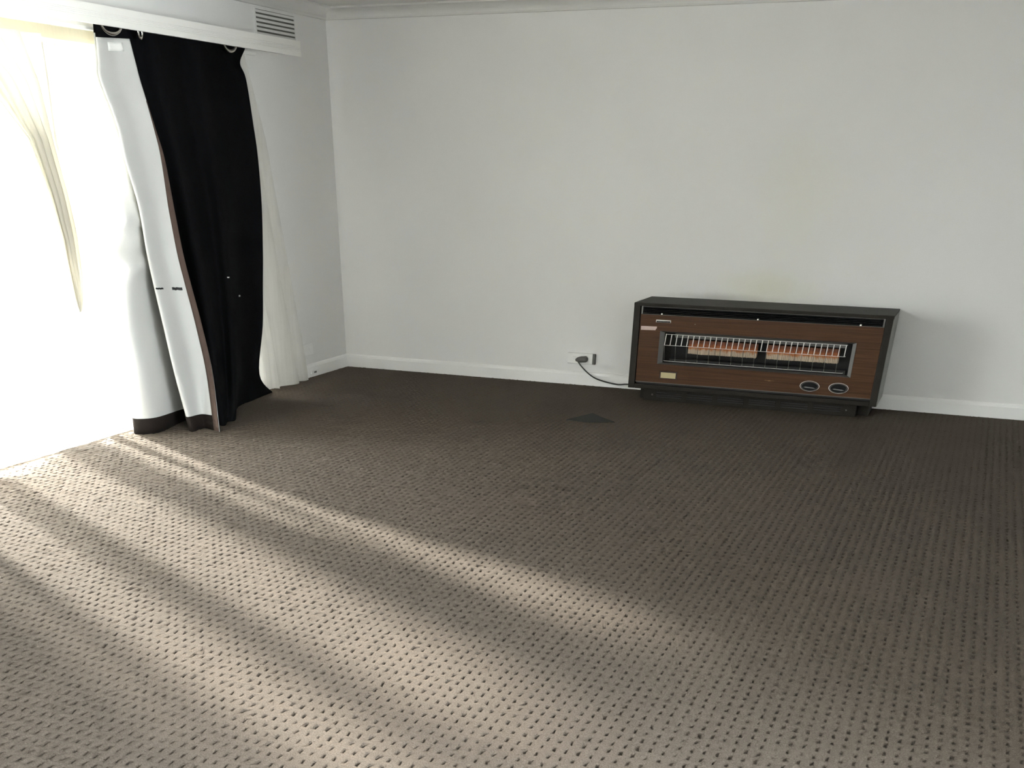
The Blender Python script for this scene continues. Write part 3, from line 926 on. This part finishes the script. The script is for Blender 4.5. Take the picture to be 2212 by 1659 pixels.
# wood front with the window cut out
wx0, wx1, wz0, wz1 = 2.367, 3.498, 0.215, 0.3925
fx0, fx1, fz0, fz1 = 2.241, 3.628, 0.113, 0.4752
fp = put(boxes('front_panel', [(fx0, wx0, -0.394, -0.380, fz0, fz1), (wx1, fx1, -0.394, -0.380, fz0, fz1),
                               (wx0, wx1, -0.394, -0.380, fz0, wz0), (wx0, wx1, -0.394, -0.380, wz1, fz1)], 'wood'), ht)
fp['label'] = 'brown wood grain laminate front'
put(box('bottom_trim', fx0, fx1, -0.397, -0.381, 0.1095, 0.113, 'steel'), fp)
put(box('shadow_gap', fx0 - 0.001, fx1 + 0.001, -0.372, -0.362, 0.098, 0.1095, 'inner'), fp)
# steel window surround, sloping inward
bm = bmesh.new()
ix0, ix1, iz0, iz1 = 2.394, 3.477, 0.2225, 0.3845
o_ = [(wx0, -0.398, wz0), (wx1, -0.398, wz0), (wx1, -0.398, wz1), (wx0, -0.398, wz1)]
i_ = [(ix0, -0.384, iz0), (ix1, -0.384, iz0), (ix1, -0.384, iz1), (ix0, -0.384, iz1)]
b_ = [(p[0], -0.372, p[2]) for p in i_]
ob_ = [(p[0], -0.372, p[2]) for p in o_]
rings = [[bm.verts.new(p) for p in q] for q in (o_, i_, b_, ob_)]
for a_, c_ in zip(rings, rings[1:] + rings[:1]):
    for j in range(4):
        bm.faces.new((a_[j], a_[(j + 1) % 4], c_[(j + 1) % 4], c_[j]))
bmesh.ops.recalc_face_normals(bm, faces=bm.faces[:])
sw = put(obj('window_surround', bm, 'steel', bevel=0.001), ht)
# firebox
put(boxes('firebox', [(ix0 - 0.01, ix1 + 0.01, -0.175, -0.165, 0.19, 0.41), (ix0 - 0.01, ix1 + 0.01, -0.372, -0.175, 0.195, 0.205),
                      (ix0 - 0.01, ix1 + 0.01, -0.372, -0.175, 0.400, 0.410)], 'inner'), ht)
put(boxes('side_reflector', [(ix0 - 0.012, ix0 - 0.002, -0.371, -0.176, 0.206, 0.399)], 'mirror'), ht)
put(boxes('side_reflector', [(ix1 + 0.002, ix1 + 0.012, -0.371, -0.176, 0.206, 0.399)], 'mirror'), ht)
put(boxes('hood_bar', [(2.44, 3.44, -0.31, -0.262, 0.372, 0.377), (2.44, 3.44, -0.312, -0.308, 0.352, 0.372)], 'steel', bevel=0.001), ht)
put(boxes('burner_rail', [(2.42, 3.46, -0.33, -0.26, 0.206, 0.240)], 'inner', bevel=0.003), ht)
# two ribbed ceramic radiants, split into plaques
for x0, x1 in ((2.522, 2.936), (2.990, 3.405)):
    bm = bmesh.new()
    n = 84
    zt = 0.341
    front, back = [], []
    pts = []
    for i in range(n + 1):
        x = x0 + (x1 - x0) * i / n
        y = -0.300 - (0.004 if i % 2 else 0.0) + (0.005 if i % 17 == 0 else 0)
        pts.append((x, y))
    outline = pts + [(x1, -0.270), (x0, -0.270)]
    lo = [bm.verts.new((p[0], p[1], 0.272 - (0.004 if i % 2 and i <= n else 0) - random.random() * 0.002)) for i, p in enumerate(outline)]
    hi = [bm.verts.new((p[0], p[1] + 0.012, zt)) for p in outline]
    L = len(outline)
    for i in range(L):
        bm.faces.new((lo[i], lo[(i + 1) % L], hi[(i + 1) % L], hi[i]))
    bm.faces.new(lo[::-1]); bm.faces.new(hi)
    bmesh.ops.recalc_face_normals(bm, faces=bm.faces[:])
    r_ = put(obj('radiant', bm, 'radiant'), ht)
    r_['label'] = 'scorched orange and cream ceramic radiant'
# wire guard, bowed forward at the middle bar
zt_, zm_, zb_ = 0.3770, 0.3215, 0.2335
yt_, ym_, yb_ = -0.392, -0.416, -0.392
bm = bmesh.new()
for z, y in ((zt_, yt_), (zm_, ym_), (zb_, yb_)):
    add_tube(bm, [(2.402, y + 0.016, z), (2.403, y + 0.002, z), (2.408, y, z), (3.444, y, z), (3.449, y + 0.002, z), (3.450, y + 0.016, z)], 0.0012, 6)
gd = put(obj('wire_guard', bm, 'white_wire'), ht)
gd['label'] = 'bright wire guard across the heater window'
w0 = w1 = None
NW = 32
for i in range(NW):
    x = 2.406 + (3.4445 - 2.406) * i / (NW - 1)
    if w0 is None:
        bm = bmesh.new()
        add_tube(bm, [(x, yt_, zt_), (x, ym_ - 0.001, zm_)], 0.0027, 6)
        w0 = put(obj('wire', bm, 'white_wire'), gd); x_0 = x
    else:
        o = w0.copy(); COL.objects.link(o); o.location = w0.location + Vector((x - x_0, 0, 0))
    if i % 2 == 0:
        if w1 is None:
            bm = bmesh.new()
            add_tube(bm, [(x, ym_ + 0.002, zm_), (x, yb_, zb_)], 0.0016, 6)
            w1 = put(obj('lower_wire', bm, 'grey_wire'), gd); x_1 = x
        else:
            o = w1.copy(); COL.objects.link(o); o.location = w1.location + Vector((x - x_1, 0, 0))


def disc(name, cx, cz, rx, rz, y0, y1, mat, parent, n=36, hole=0.0, bev=0.0):
    bm = bmesh.new()
    def ring(f, y):
        return [bm.verts.new((cx + rx * f * math.cos(2 * math.pi * i / n), y, cz + rz * f * math.sin(2 * math.pi * i / n))) for i in range(n)]
    A, B = ring(1, y0), ring(0.97, y1)
    for i in range(n):
        bm.faces.new((A[i], A[(i + 1) % n], B[(i + 1) % n], B[i]))
    if hole:
        Cc, Dd = ring(hole, y1), ring(hole, y0)
        for i in range(n):
            bm.faces.new((B[i], B[(i + 1) % n], Cc[(i + 1) % n], Cc[i]))
            bm.faces.new((Cc[i], Cc[(i + 1) % n], Dd[(i + 1) % n], Dd[i]))
            bm.faces.new((Dd[i], Dd[(i + 1) % n], A[(i + 1) % n], A[i]))
    else:
        bm.faces.new(B); bm.faces.new(A[::-1])
    bmesh.ops.recalc_face_normals(bm, faces=bm.faces[:])
    return put(obj(name, bm, mat, bevel=bev), parent)


for cx in (3.281, 3.444):
    kb = disc('control_knob', cx, 0.1555, 0.048, 0.0235, -0.394, -0.399, 'knob', ht)
    disc('bezel_ring', cx, 0.1555, 0.0565, 0.0282, -0.394, -0.4005, 'white_wire', kb, hole=0.925, bev=0.0006)
    disc('inner_ring', cx, 0.1555, 0.049, 0.0240, -0.3985, -0.4012, 'steel', kb, hole=0.90)
    disc('knob_body', cx, 0.1555, 0.0425, 0.0205, -0.3985, -0.412, 'knob', kb)
    bm = bmesh.new()
    add_prism(bm, [(cx - 0.031, 0.1520), (cx - 0.02, 0.1495), (cx + 0.022, 0.1475), (cx + 0.036, 0.1475), (cx + 0.024, 0.1520), (cx - 0.02, 0.1548)], 'y', -0.421, -0.412)
    put(obj('grip_bar', bm, 'knob_mark', bevel=0.001), kb)

# badge, masking tape, rating plate
bd = put(boxes('badge', [(2.337, 2.427, -0.398, -0.394, 0.4372, 0.4505)], 'white_wire', bevel=0.001), ht)
put(boxes('badge_field', [(2.3405, 2.4235, -0.3990, -0.3981, 0.4380, 0.4462)], 'knob'), bd)
bm = bmesh.new()                         # the small, worn, unreadable lettering of the badge
x = 2.3490
while x < 2.412:
    w = random.choice((0.0022, 0.0030, 0.0036))
    hgt = random.choice((0.0020, 0.0026, 0.0032))
    add_box(bm, x, x + w * 0.55, -0.3994, -0.3991, 0.4407, 0.4407 + hgt)
    add_box(bm, x + w * 0.55, x + w, -0.3994, -0.3991, 0.4407 + (0.0012 if w > 0.0025 else 0), 0.4407 + 0.0008 + (0.0012 if w > 0.0025 else 0))
    x += w + 0.0016
put(obj('lettering', bm, 'knob_mark'), bd)
bm = bmesh.new()
add_prism(bm, [(2.2475, 0.3925), (2.3375, 0.3945), (2.340, 0.4020), (2.3445, 0.4050), (2.3445, 0.4140), (2.2475, 0.4130)], 'y', -0.3948, -0.394)
o = put(obj('tape_strip', bm, 'tape'), ht); o['label'] = 'torn strip of pinkish masking tape'
rp = put(boxes('rating_plate', [(2.3875, 2.495, -0.3962, -0.394, 0.1375, 0.1770)], 'maroon', bevel=0.0006), ht)
put(boxes('plate_field', [(2.3955, 2.4875, -0.3970, -0.3962, 0.1405, 0.1708)], 'ivory'), rp)
put(boxes('plate_rim', [(2.3855, 2.3875, -0.397, -0.394, 0.1355, 0.1790), (2.495, 2.497, -0.397, -0.394, 0.1355, 0.1790),
                        (2.3875, 2.495, -0.397, -0.394, 0.1770, 0.1790), (2.3875, 2.495, -0.397, -0.394, 0.1355, 0.1375)], 'wood'), rp)
put(boxes('catch', [(2.432, 2.456, -0.399, -0.394, 0.1795, 0.1830)], 'wood', bevel=0.001), rp)
bm = bmesh.new(); add_tube(bm, [(2.5715, -0.3938, 0.4376), (2.5715, -0.3952, 0.4376)], 0.0016, 8)
put(obj('chip', bm, 'label'), ht)

# ------------------------------------------------------------------ power point, plug and cord
op = thing('power_outlet', (1.762, -0.001, 0.128), 'white wall power point left of the heater with the grey plug in it', 'outlet')
put(box('plate', 1.668, 1.840, -0.020, -0.001, 0.128, 0.190, 'outlet', bevel=0.003), op)
put(box('end_strip', 1.8395, 1.858, -0.0185, -0.001, 0.1275, 0.189, 'grey', bevel=0.002), op)  # dark grey strip at the plate's right end
put(box('switch', 1.706, 1.728, -0.026, -0.020, 0.158, 0.171, 'outlet', bevel=0.002), op)
put(box('socket', 1.735, 1.815, -0.0215, -0.020, 0.137, 0.182, 'outlet', bevel=0.0015), op)

CP = np.array(CORD)
bm = bmesh.new()
add_tube(bm, [tuple(p) for p in catmull(CP, 60)], 0.0042, 8)
pc = put(obj('power_cord', bm, 'cord', smooth=True), ht)
pc['label'] = 'dark power cord drooping from the wall plug'
bm = bmesh.new()
add_tube(bm, [(1.806, -0.028, 0.1585), (1.803, -0.032, 0.1585), (1.790, -0.037, 0.1585), (1.768, -0.040, 0.1570), (1.748, -0.038, 0.1545), (1.735, -0.036, 0.1515), (1.731, -0.036, 0.150)],
         [0.010, 0.0165, 0.0185, 0.0185, 0.0150, 0.009, 0.006], 14)
o = put(obj('plug', bm, 'grey', smooth=True), pc); o['label'] = 'grey plug'
bm = bmesh.new()
add_tube(bm, [(1.792, -0.0216, 0.158), (1.792, -0.029, 0.158)], 0.019, 14)
put(obj('plug_face', bm, 'grey'), pc)

# ------------------------------------------------------------------ fittings low on the left wall
lo_ = thing('power_outlet', (0.001, -0.56, 0.137), 'white outlet plate on the curtain wall half hidden by the sheer', 'outlet')
put(box('plate', 0.001, 0.016, -0.66, -0.472, 0.137, 0.202, 'outlet', bevel=0.003), lo_)
put(box('switch', 0.016, 0.021, -0.530, -0.500, 0.170, 0.185, 'outlet', bevel=0.002), lo_)
put(box('socket', 0.016, 0.0175, -0.630, -0.555, 0.145, 0.193, 'outlet', bevel=0.0015), lo_)
jk = thing('phone_jack', (0.015, -0.48, 0.02), 'small grey jack on the skirting board beside the sheer curtain', 'jack')
put(box('cover', 0.0145, 0.026, -0.530, -0.440, 0.020, 0.042, 'outlet', bevel=0.003), jk)
put(box('port', 0.026, 0.0275, -0.500, -0.470, 0.024, 0.034, 'grey'), jk)

# ------------------------------------------------------------------ dark triangular patch on the carpet
bm = bmesh.new()
add_prism(bm, [(2.052, -1.140), (2.20, -1.150), (2.322, -1.078), (2.215, -0.985), (2.134, -0.895)], 'z', 0.0, 0.0045)
tag(obj('dark_triangle', bm, 'patch', bevel=0.0015), 'small charcoal triangle on the carpet in front of the power point', 'carpet patch')
